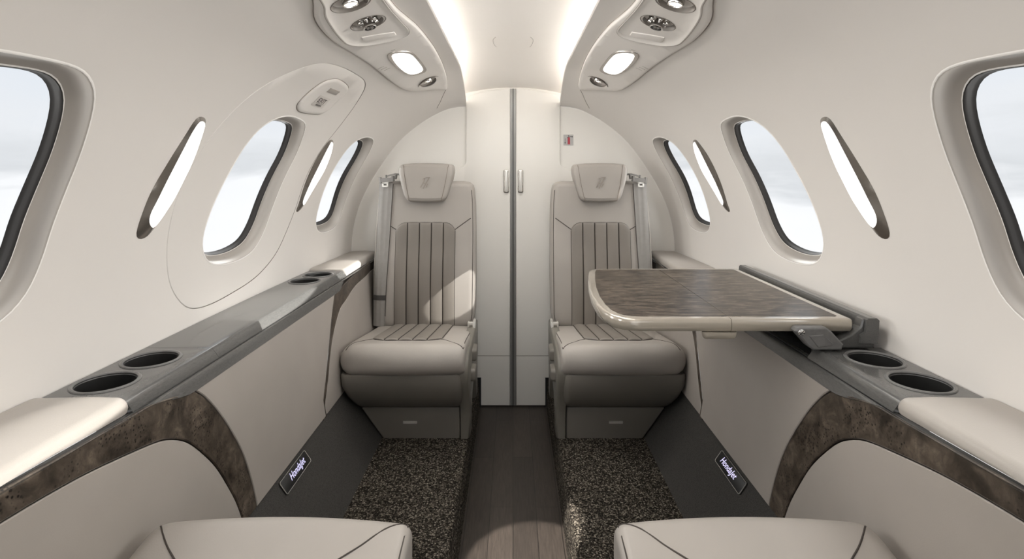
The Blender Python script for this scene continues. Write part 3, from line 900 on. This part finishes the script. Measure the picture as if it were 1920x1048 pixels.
mb = MB(); mb.slab([(.560,.716),(.563,.722),(.570,.7235),(.622,.7235),(.632,.716),(.656,.690),(.652,.679),(.596,.679),(.585,.687)], [(.003,1.0785),(0,1.081),(0,1.0975)], lambda x, z, y: Vector((x, y, z)))
arm = obj('support_arm', mb, M['grey_plastic'], root, sharp=30)
mb = MB(); mb.slab([(.585,.708),(.615,.711),(.636,.692),(.630,.687),(.604,.684)], [(0,1.079),(.002,1.077)], lambda x, z, y: Vector((x, y, z)), False, True)
obj('arm_recess', mb, M['grey_plastic'], arm, sharp=30)
mb = MB(); A = Matrix.Translation((.5705,1.0785,.7145)) @ Matrix.Rotation(math.radians(90), 4, 'X')
mb.lathe([(.0065,0),(.0065,.003),(.005,.004),(.0001,.004)], A, 16)
sc_ = obj('pivot_screw', mb, M['chrome'], arm)
mb = MB(); mb.slab([(.5665,.7105),(.5750,.7178),(.5742,.7186),(.5657,.7113)], [(0,1.0744),(0,1.0741)], lambda x, z, y: Vector((x, y, z)))
obj('screw_slot', mb, M['black'], arm)

# ------------------------------------------------------------------ seats
ZP = .125
def lerp(tab, x):
    for (a, va), (b, vb) in zip(tab, tab[1:]):
        if x <= b: 
            f = max(0, (x-a)/(b-a)); return va + (vb-va)*f
    return tab[-1][1]
def make_seat(loc, rz, inb, label, recline=0, belts=True, lift=0, ins0=.082):
    root = thing('airplane_seat', loc, label, 'seat', 'leather cabin seats', rz=rz)
    g = lambda p, y, z: Vector((inb*p, y, z-ZP))
    def O(name, mb, mat, par=None, **k): return obj(name, mb, mat, par or root, local=True, **k)
    # --- seat cushion
    IN = [(0,.194),(.004,.199),(.012,.203),(.025,.2045),(.045,.206),(.5,.206)]
    OU = [(0,-.155),(.004,-.172),(.010,-.188),(.02,-.200),(.034,-.2065),(.5,-.2065)]
    HH = [(0,.020),(.003,.031),(.010,.040),(.022,.046),(.04,.050),(.07,.0515),(.15,.050),(.30,.046),(.47,.042)]
    ZC = [(0,.410),(.04,.413),(.10,.409),(.25,.390),(.47,.363)]
    def cush(y): return lerp(IN, y), lerp(OU, y), (.0515*math.sqrt(max(0, 1-(1-y/.055)**2)) if y < .055 else lerp(HH, y)), lerp(ZC, y) + lift*max(0, 1-y/.47)
    def ctop(p, y):
        i, o, h, c = cush(y); m = (i+o)/2; w = (i-o)/2
        q = min(1, abs(p-m)/w)
        return c + h + .004*(1-q*q) - .045*max(0, q-.72)**2*6
    mb = MB(); rings = []
    for y in [.055*(1-math.cos(math.radians(k))) for k in (2,7,13,19,25,32,39,46,53,60,67,74,82,90)] + [.07,.09,.13,.18,.24,.30,.36,.42,.465]:
        i, o, h, c = cush(y); ring = []
        ro = min(.05, h*.95); ri = min(.016, h*.9)
        for (px_, pz_, r, a) in ((i-ri, c-h+ri, ri, -90), (i-ri, c+h-ri, ri, 0), (o+ro, c+h-ro, ro, 90), (o+ro, c-h+ro, ro, 180)):
            for k in range(9):
                t = math.radians(a + 90*k/8); ring.append([px_ + r*math.cos(t), pz_ + r*math.sin(t)])
        top = [q for q in ring]
        # insert extra points along the top for the crown
        full = []
        for n_, q in enumerate(ring):
            full.append(q)
            if n_ == 17:
                nx = ring[18]
                for k in range(1, 12): full.append([q[0]+(nx[0]-q[0])*k/12, q[1]+(nx[1]-q[1])*k/12])
        q, nx = ring[-1], ring[0]
        for k in range(1, 12): full.append([q[0]+(nx[0]-q[0])*k/12, q[1]+(nx[1]-q[1])*k/12])
        m = (i+o)/2; w = (i-o)/2
        out = []
        for p, z in full:
            qn = max(-1, min(1, (p-m)/w)); zz = z + (.004*(1-qn*qn)*(z-c)/h if z > c else 0)
            out.append(g(p, y + .014*qn*qn*max(0, 1-y/.3), zz))
        rings.append(out)
    mb.ring_loft(rings, False, True)
    A_ = list(range(9, 38)); B_ = list(range(8, -1, -1)) + list(range(57, 46, -1)) + list(range(46, 37, -1))
    mb.add(rings[0], [(A_[k], A_[k+1], B_[k+1], B_[k]) for k in range(28)])
    cu = O('seat_cushion', mb, M['leather'], sharp=70)
    def topz(p, y):
        i, o, h, c = cush(y); m = (i+o)/2; w = (i-o)/2; qn = max(-1, min(1, (p-m)/w))
        ro = min(.05, h*.95); ri = min(.016, h*.9); z = c + h + .004*(1-qn*qn)
        if p > i-ri: z -= ri - math.sqrt(max(0, ri*ri-(p-i+ri)**2))
        if p < o+ro: z -= ro - math.sqrt(max(0, ro*ro-(o+ro-p)**2))
        return z
    US = [0,.045,.07,.15,.3,.5,.7,.85,.93,.955]
    def pleats(fn, p0, p1, v0fn, v1, nv, npl=5, amp=.0075):
        cols = [(k+u)/npl for k in range(npl) for u in US] + [1.0]
        vs = [0,.006,.014,.03] + [.03+.97*k/nv for k in range(1, nv+1)]
        V = []; Fc = []; Mt = []
        for c in cols:
            fr = (c*npl) % 1.0 if c < 1 else 0.0
            hgt = math.sqrt(max(0, 1-(2*fr-1)**2)) if 0 < fr < 1 else 0
            p = p0 + (p1-p0)*c; st = v0fn(p)
            for v in vs:
                vv = st + (v1-st)*v
                e = 0 if v == 0 else (.55 if v < .01 else (.85 if v < .02 else 1))
                V.append(fn(p, vv, -.002 + (amp*hgt + .0028)*e))
        nr = len(vs)
        for i in range(len(cols)-1):
            fr = ((cols[i]+cols[i+1])/2*npl) % 1.0
            for j in range(nr-1):
                Fc.append((i*nr+j, (i+1)*nr+j, (i+1)*nr+j+1, i*nr+j+1))
                Mt.append(1 if fr < .045 or fr > .955 or vs[j] < .006 else 0)
        mb = MB(); mb.add(V, Fc); mb.m = Mt; return mb
    def cst(p):
        e = max(0, (abs(p)-.055)/.065); return ins0 + .05*(1-math.sqrt(max(0, 1-min(1, e)**2)))
    mb = pleats(lambda p, y, h: g(p, y, topz(p, y)+h), -.120, .120, cst, .452, 22)
    O('pleated_seat_insert', mb, [M['pleat'], M['seam']], sharp=80)
    mb = MB()
    for sgn, e in ((1, .1985), (-1, -.185)):
        pts = smooth_open([(sgn*.112,.112),(sgn*.14,.085),(sgn*.165,.055),(e,.026)], 16)
        mb.tube([g(p, y+.012*(p/.206)**2, topz(p, y)-.0002) for p, y in pts], .0014, 5)
        O('cushion_seam', mb, M['seam'], cu); mb = MB()
    mb.tube([g(.199, y+.011*max(0,1-y/.3), topz(.199, y)-.0002) for y in [.03+.43*k/14 for k in range(15)]], .0014, 5)
    O('cushion_seam', mb, M['seam'], cu)
    # --- shell under the cushion, drawer, inboard frame
    mb = MB(); rings = []
    for z, yf, po, pi in ((.372,.024,-.200,.190),(.366,.022,-.203,.193),(.33,.027,-.202,.195),(.29,.042,-.186,.193),(.262,.062,-.172,.19),(.244,.084,-.164,.187),(.2365,.097,-.160,.185)):
        rr = rrect(po, pi, yf, .50, .022, 6)
        rings.append([g(p, y, z) for p, y in rr])
    mb.ring_loft(rings)
    O('seat_shell', mb, M['shell'])
    mb = MB(); rings = []
    for z, yf, po in ((.2335,.103,-.152),(.229,.1005,-.151),(.18,.1035,-.118),(.126,.108,-.081)):
        rings.append([g(p, y, z) for p, y in rrect(po, .180, yf, .48, .006, 3)])
    mb.ring_loft(rings)
    dw = O('seat_drawer', mb, M['shell'])
    mb = MB(); mb.slab(rrect(-.012,.036,.178,.187,.002), [(0,0),(.0007,.0022)], lambda p, z, h: g(p, .1035-h, z), False, True)
    O('drawer_handle', mb, M['satin'], dw)
    mb = MB(); yz = [(.104,.126),(.100,.19),(.092,.232),(.066,.285),(.040,.335),(.032,.368),(.040,.40),(.075,.428),(.20,.432),(.40,.425),(.50,.425),(.515,.38),(.510,.30),(.495,.24),(.49,.126),(.435,.126),(.425,.19),(.395,.235),(.345,.253),(.28,.253),(.225,.235),(.190,.19),(.180,.126)]
    rings = []
    for pp, ins in ((.184,0),(.205,0),(.2125,.0025),(.215,.006)):
        rings.append([g(pp, y, z) for y, z in (inset(yz, ins) if ins else yz)])
    mb.ring_loft(rings)
    fr = O('seat_frame', mb, M['shell_frame'], sharp=50)
    for z0, z1, y0 in ((.352,.398,.20),(.305,.348,.135)):
        mb = MB(); mb.slab(rrect(y0, y0+.075, z0, z1, .012), [(0,.210),(0,.224),(.003,.2295),(.008,.231)], lambda y, z, h: g(h, y, z), False, True)
        O('recline_button', mb, M['shell'], fr)
    # --- backrest (turned about the hinge when reclined)
    ca, sa = math.cos(recline), math.sin(recline)
    def gb(p, y, z):
        yy, zz = y-.47, z-.42
        return g(p, .47 + yy*ca + zz*sa, .42 - yy*sa + zz*ca)
    HWI = [(.402,.188),(.42,.199),(.45,.205),(.60,.207),(.80,.2065),(.90,.204),(.96,.1995),(.985,.195),(.995,.188),(1.0,.175)]
    HWO = [(.402,-.188),(.42,-.199),(.45,-.206),(.60,-.209),(.80,-.205),(.90,-.198),(.96,-.191),(.985,-.186),(.995,-.178),(1.0,-.165)]
    def yf(z): return .450 + .050*max(0, (z-.43)/.57)**1.2 - .008*math.sin(math.pi*max(0, min(1, (z-.43)/.3)))
    YB = [(.42,.585),(.9,.60),(.985,.592),(.995,.582),(1.0,.57)]
    mb = MB(); rings = []
    for z in (.402,.406,.412,.422,.436,.46,.50,.54,.60,.66,.72,.78,.84,.89,.93,.96,.975,.985,.992,.997,1.0):
        e = max(0, (z-.985)/.015)
        f0 = yf(z) + .022*e*e + (.012*(1-(z-.402)/.034)**2 if z < .436 else 0)
        rr = rrect(lerp(HWO, z), lerp(HWI, z), f0, lerp(YB, z), .028, 6)
        rings.append([gb(p, y, z - .014*max(0, (z-.93)/.07)*(p/.19)**2) for p, y in rr])
    mb.ring_loft(rings)
    bk = O('backrest', mb, M['leather'], sharp=70)
    def btp(p):
        e = max(0, (abs(p)-.075)/.048); return .826 - .045*(1-math.sqrt(max(0, 1-min(1, e)**2)))
    mb = pleats(lambda p, z, h: gb(p+.004, yf(z)-h, z), -.122, .122, btp, .414, 26)
    O('pleated_back_insert', mb, [M['pleat'], M['seam']], sharp=80)
    mb = MB(); mb.tube([gb(p, yf(z)-.0003+(.010 if p > .19 else .0), z) for p, z in ((.124,.795),(.15,.814),(.175,.832),(.188,.841))], .0016, 5); O('backrest_seam', mb, M['seam'], bk)
    mb = MB(); mb.tube([gb(p, yf(z)-.0003, z) for p, z in ((-.116,.795),(-.135,.806),(-.15,.816),(-.178,.836))], .0016, 5); O('backrest_seam', mb, M['seam'], bk)
    mb = MB(); mb.tube([gb(lerp(HWI, z)-.010, yf(z)+.0062, z) for z in [.43+.525*k/20 for k in range(21)]], .0013, 5); O('backrest_seam', mb, M['seam'], bk)
    mb = MB(); mb.tube([gb(lerp(HWO, z)+.010, yf(z)+.0062, z) for z in [.43+.525*k/20 for k in range(21)]], .0013, 5); O('backrest_seam', mb, M['seam'], bk)
    # headrest
    hz = lambda pts: smooth_closed(pts, 60, 1)
    hl = [(-.066,.910),(.0,.908),(.066,.910),(.078,.916),(.088,.935),(.103,.985),(.112,1.030),(.111,1.050),(.103,1.061),(.06,1.065),(0,1.0665),(-.06,1.065),(-.103,1.061),(-.111,1.050),(-.112,1.030),(-.103,.985),(-.088,.935),(-.078,.916)]
    hl = [(p+.007, z) for p, z in hl]
    ho = resample(hl, 72, True); ho = [tuple((ho[i-1][c]+2*ho[i][c]+ho[(i+1)%72][c])/4 for c in (0,1)) for i in range(72)]
    def hyf(z): return yf(min(z, .99)) - .040 + .014*max(0, (z-1.0)/.066)**2
    mb = MB(); rings = []
    for i_, h in ((.004,.085),(0,.075),(0,.016),(.0012,.009),(.004,.004),(.009,.0012),(.015,0)):
        rings.append([gb(p, hyf(z)+h, z) for p, z in (inset(ho, i_) if i_ else ho)])
    mb.ring_loft(rings, True, False)
    v, f = cdt(inset(ho, .015), [], .02)
    mb.add([gb(p, hyf(z)-.002*(1-min(1, abs(p-.007)/.09)**2), z) for p, z in v], f)
    hr = O('headrest', mb, M['leather'], sharp=70)
    for sg_ in (-1, 1):
        mb = MB(); mb.tube([gb(.007+sg_*q, hyf(z)-.0003-.002*(1-min(1, q/.09)**2)+.001*max(0,(z-1.045)/.02), z) for q, z in ((.064,.913),(.068,.93),(.078,.975),(.086,1.02),(.090,1.05),(.092,1.058))], .0011, 5)
        O('headrest_seam', mb, M['fine_seam'], hr)
    # embossed emblem: slanted winged strokes
    mb = MB(); fl = inb*(1 if abs(rz) < 1 else -1)
    for poly in ([(-.021,.0),(-.017,-.002),(-.004,.022),(.000,.037),(-.004,.037),(-.008,.024)], [(-.010,-.004),(-.006,-.006),(.008,.020),(.018,.038),(.014,.040),(.003,.022)], [(.001,.0),(.004,-.001),(.012,.014),(.008,.015)],
                 [(-.014,.032),(-.004,.0375),(.0,.0365),(-.006,.033)], [(-.001,.041),(.022,.0415),(.017,.038),(.004,.0385)], [(-.010,.015),(.006,.016),(.007,.018),(-.009,.017)]):
        pts = [(.007+fl*x*1.0, .968+z*1.0) for x, z in poly]
        mb.add([gb(p, hyf(z)-.0042, z) for p, z in pts], [tuple(range(len(pts)))], 0, False)
    O('embossed_emblem', mb, M['fine_seam'] if False else simple('embossed leather', (.27,.24,.21,1), .45), hr)
    # chrome hinge latch at the inboard corner
    mb = MB()
    def bx(p0, p1, y0, y1, z0, z1, r=.0015):
        t = MB(); t.box(min(inb*p0, inb*p1), max(inb*p0, inb*p1), y0, y1, z0-ZP, z1-ZP, r); mb.add(t.v, t.f)
    bx(.184,.212,.375,.384,.434,.446); bx(.2035,.2135,.374,.43,.385,.446); bx(.184,.190,.376,.40,.42,.444)
    O('hinge_latch', mb, M['satin'], root)
    # shoulder belt
    if belts:
        mb = MB(); rows = []
        n = 26
        cb = lambda z: -.160 - .0155*((.985-z)/.45)
        for k in range(n+1):
            z = .985 - .575*k/n; c = cb(z); w = .0275 - .0035*k/n
            r = []
            for j in range(9):
                q = -1 + 2*j/8; p = c + w*q
                over = max(0, -(p + .177)/.03); y = yf(z) - .0055 + .016*over*over + .0012*math.cos(q*math.pi*2.5)
                r.append(gb(p, y, z))
            rows.append(r)
        mb.ring_loft(rows, False, False, False)
        # back face for thickness
        mb.ring_loft([[q + Vector((0,.0015,0)) for q in r] for r in rows], False, False, False)
        bl = O('seat_belt', mb, M['belt'], root, sharp=70)
        mb = MB(); mb.tube([gb(cb(z)+.0285-.0035*(.985-z)/.575, yf(z)-.0035, z) for z in [.98-.53*k/16 for k in range(17)]], .0016, 5)
        O('belt_edge', mb, M['seam'], bl)
        def slabp(p0, p1, z0, z1, y0, y1, r=.002, hole=None, rot=0):
            c = ((p0+p1)/2, (z0+z1)/2)
            def fn(x, z, h):
                a, b = x-c[0], z-c[1]
                return gb(c[0]+a*math.cos(rot)-b*math.sin(rot), h, c[1]+a*math.sin(rot)+b*math.cos(rot))
            mb.slab(rrect(p0, p1, z0, z1, r, 3), [(.0005,y0),(0,y0+.001),(0,y1)], fn)
        mb = MB(); y = yf(.985)
        slabp(-.182,-.128,.988,1.006,y-.020,y-.004,.003,rot=.1)
        slabp(-.186,-.178,.984,1.008,y-.022,y-.003,.002,rot=.1); slabp(-.134,-.126,.992,1.014,y-.022,y-.003,.002,rot=.1)
        slabp(-.160,-.118,1.014,1.020,y-.012,y-.004,.002,rot=.25); slabp(-.124,-.117,1.000,1.024,y-.014,y+.01,.002,rot=-.2); slabp(-.162,-.156,1.004,1.018,y-.012,y-.004,.002)
        slabp(-.117,-.100,1.016,1.022,y-.008,y+.012,.002,rot=-.3)
        O('belt_guide', mb, M['buckle'], bl)
        mb = MB()
        slabp(-.175,-.149,.982,.989,y-.016,y-.013,.001); slabp(-.172,-.152,.968,.974,y-.016,y-.013,.001); slabp(-.1745,-.168,.969,.986,y-.016,y-.013,.001); slabp(-.156,-.1495,.969,.986,y-.016,y-.013,.001)
        O('belt_tongue', mb, M['satin'], bl)
        mb = MB(); z0 = .535
        mb.ring_loft([[gb(cb(z)+w_*.0255, yf(z)-.0075+.016*max(0,-(cb(z)+w_*.0255+.177)/.03)**2, z) for w_ in (-1,-.5,0,.5,1)] for z in (z0, z0-.02)], False, False, False)
        O('belt_keeper', mb, M['belt_dark'], bl)
    return root

SX = .361
make_seat((-SX,1.74,ZP), 0, 1, 'rear left seat in greige leather with pleated centre, no table before it')
make_seat((SX,1.74,ZP), 0, -1, 'rear right seat in greige leather, partly hidden behind the folding table')
make_seat((-SX,.878,ZP), math.pi, -1, 'near left seat, only its cushion front seen at the bottom edge', math.radians(33), False, .035, .128)
make_seat((SX,.878,ZP), math.pi, 1, 'near right seat, only its cushion front seen at the bottom edge', math.radians(33), False, .035, .128)

# ------------------------------------------------------------------ fix children of structure meshes (their origin is not at zero)
# ------------------------------------------------------------------ world and lights
wd = bpy.data.worlds.new('overcast sky'); scene.world = wd; wd.use_nodes = True
nd, ln = wd.node_tree.nodes, wd.node_tree.links
bg = nd['Background']
tc = nd.new('ShaderNodeTexCoord'); sp = nd.new('ShaderNodeSeparateXYZ'); ln.new(tc.outputs['Generated'], sp.inputs[0])
mp = nd.new('ShaderNodeMapping'); mp.inputs['Scale'].default_value = (1.2, 1.2, 5); ln.new(tc.outputs['Generated'], mp.inputs['Vector'])
nz = noise(nd, ln, mp.outputs['Vector'], 1.8, 5, .55, .3)
ad = nd.new('ShaderNodeMath'); ad.operation = 'MULTIPLY_ADD'; ln.new(nz, ad.inputs[0]); ad.inputs[1].default_value = .34; ln.new(sp.outputs[2], ad.inputs[2])
cl = ramp(nd, ln, ad.outputs[0], [(.0, (1,1,1,1)), (.13, (.95,.96,.98,1)), (.17, (.72,.74,.765,1)), (.24, (.83,.85,.88,1)), (.36, (.76,.81,.88,1)), (.55, (.92,.945,.98,1))])
ln.new(cl, bg.inputs['Color']); bg.inputs['Strength'].default_value = 1.08

def lamp(name, kind, loc, energy, color=(1,1,1), size=None, size_y=None, target=None, rot=None, **kw):
    li = bpy.data.lights.new(name, kind); li.energy = energy; li.color = color
    if kind == 'AREA':
        li.shape = 'RECTANGLE'; li.size = size; li.size_y = size_y or size
    for k, v in kw.items(): setattr(li, k, v)
    o = bpy.data.objects.new(name, li); COL.objects.link(o); o.location = loc
    if target is not None: o.rotation_euler = (Vector(target)-Vector(loc)).to_track_quat('-Z', 'Y').to_euler()
    elif rot: o.rotation_euler = rot
    return o
lamp('cabin_fill', 'AREA', (0, -.55, 1.15), 3.5, (1, .985, .96), 1.2, .9, target=(0, 1.5, .9))
lamp('ceiling_wash', 'AREA', (0, 1.35, 1.43), 7, (1, .975, .935), .36, 1.5, rot=(0, 0, 0))  # added soft downward fill, no fixture at this spot
# area lamps added outside each window to mimic a brighter sky
for s in (-1, 1):
    for k, e in ((0, 6.0), (1, 6.0), (2, 4.5)):
        cd = sum(p[0] for p in WIN[k])/len(WIN[k]); ca = sum(p[1] for p in WIN[k])/len(WIN[k])
        p = S(s, cd, ca, -.26); q = S(s, cd, ca, .3)
        lamp('window_daylight', 'AREA', p, e, (1, .985, .955), .34, .42, target=q)
# narrow spots added outside the starboard windows, aimed to make the sunlit patches
for loc, tgt, en, an, ex in (((2.6, 2.30, 1.5), (-.590, 2.09, .681), 1700, .42, 8.5), ((2.6, 1.52, 1.5), (-.622, 1.40, .675), 2200, .36, 11), ((2.6, .66, 1.55), (-.612, .66, .682), 800, .75, 8), ((2.6, .27, 2.38), (-.225, 2.19, .535), 1100, 2.5, 1.0)):
    o = lamp('window_sun', 'SPOT', loc, en, (1, .965, .91), target=tgt, spot_size=math.radians(an), spot_blend=.25, shadow_soft_size=.004)
    o.scale = (ex, 1, 1)
for s in (-1, 1):
    b = S(s, *RL1, .03)
    if s < 0: lamp('reading_spot', 'SPOT', b, 280, (1, .95, .88), target=(.03, 1.41, .06), spot_size=math.radians(14), spot_blend=.12, shadow_soft_size=.012)
    a = S(s, *RL2, .03); lamp('reading_spot', 'SPOT', a, 4, (1, .9, .76), target=(s*.36, 1.9, .48), spot_size=math.radians(50), spot_blend=.5, shadow_soft_size=.012)

# ------------------------------------------------------------------ camera
cam = bpy.data.cameras.new('camera'); cam.sensor_width = 36; cam.lens = F/1920*36
cam.shift_x = -2/1920; cam.shift_y = -204/1920; cam.clip_start = .01
co = bpy.data.objects.new('camera', cam); COL.objects.link(co)
co.location = (0, 0, H); co.rotation_euler = (math.radians(90), 0, 0)
scene.camera = co
scene.view_settings.view_transform = 'Standard'
scene.view_settings.exposure = 0.0
scene.cycles.max_bounces = 10; scene.cycles.diffuse_bounces = 6; scene.cycles.transparent_max_bounces = 12
scene.cycles.sample_clamp_indirect = 6
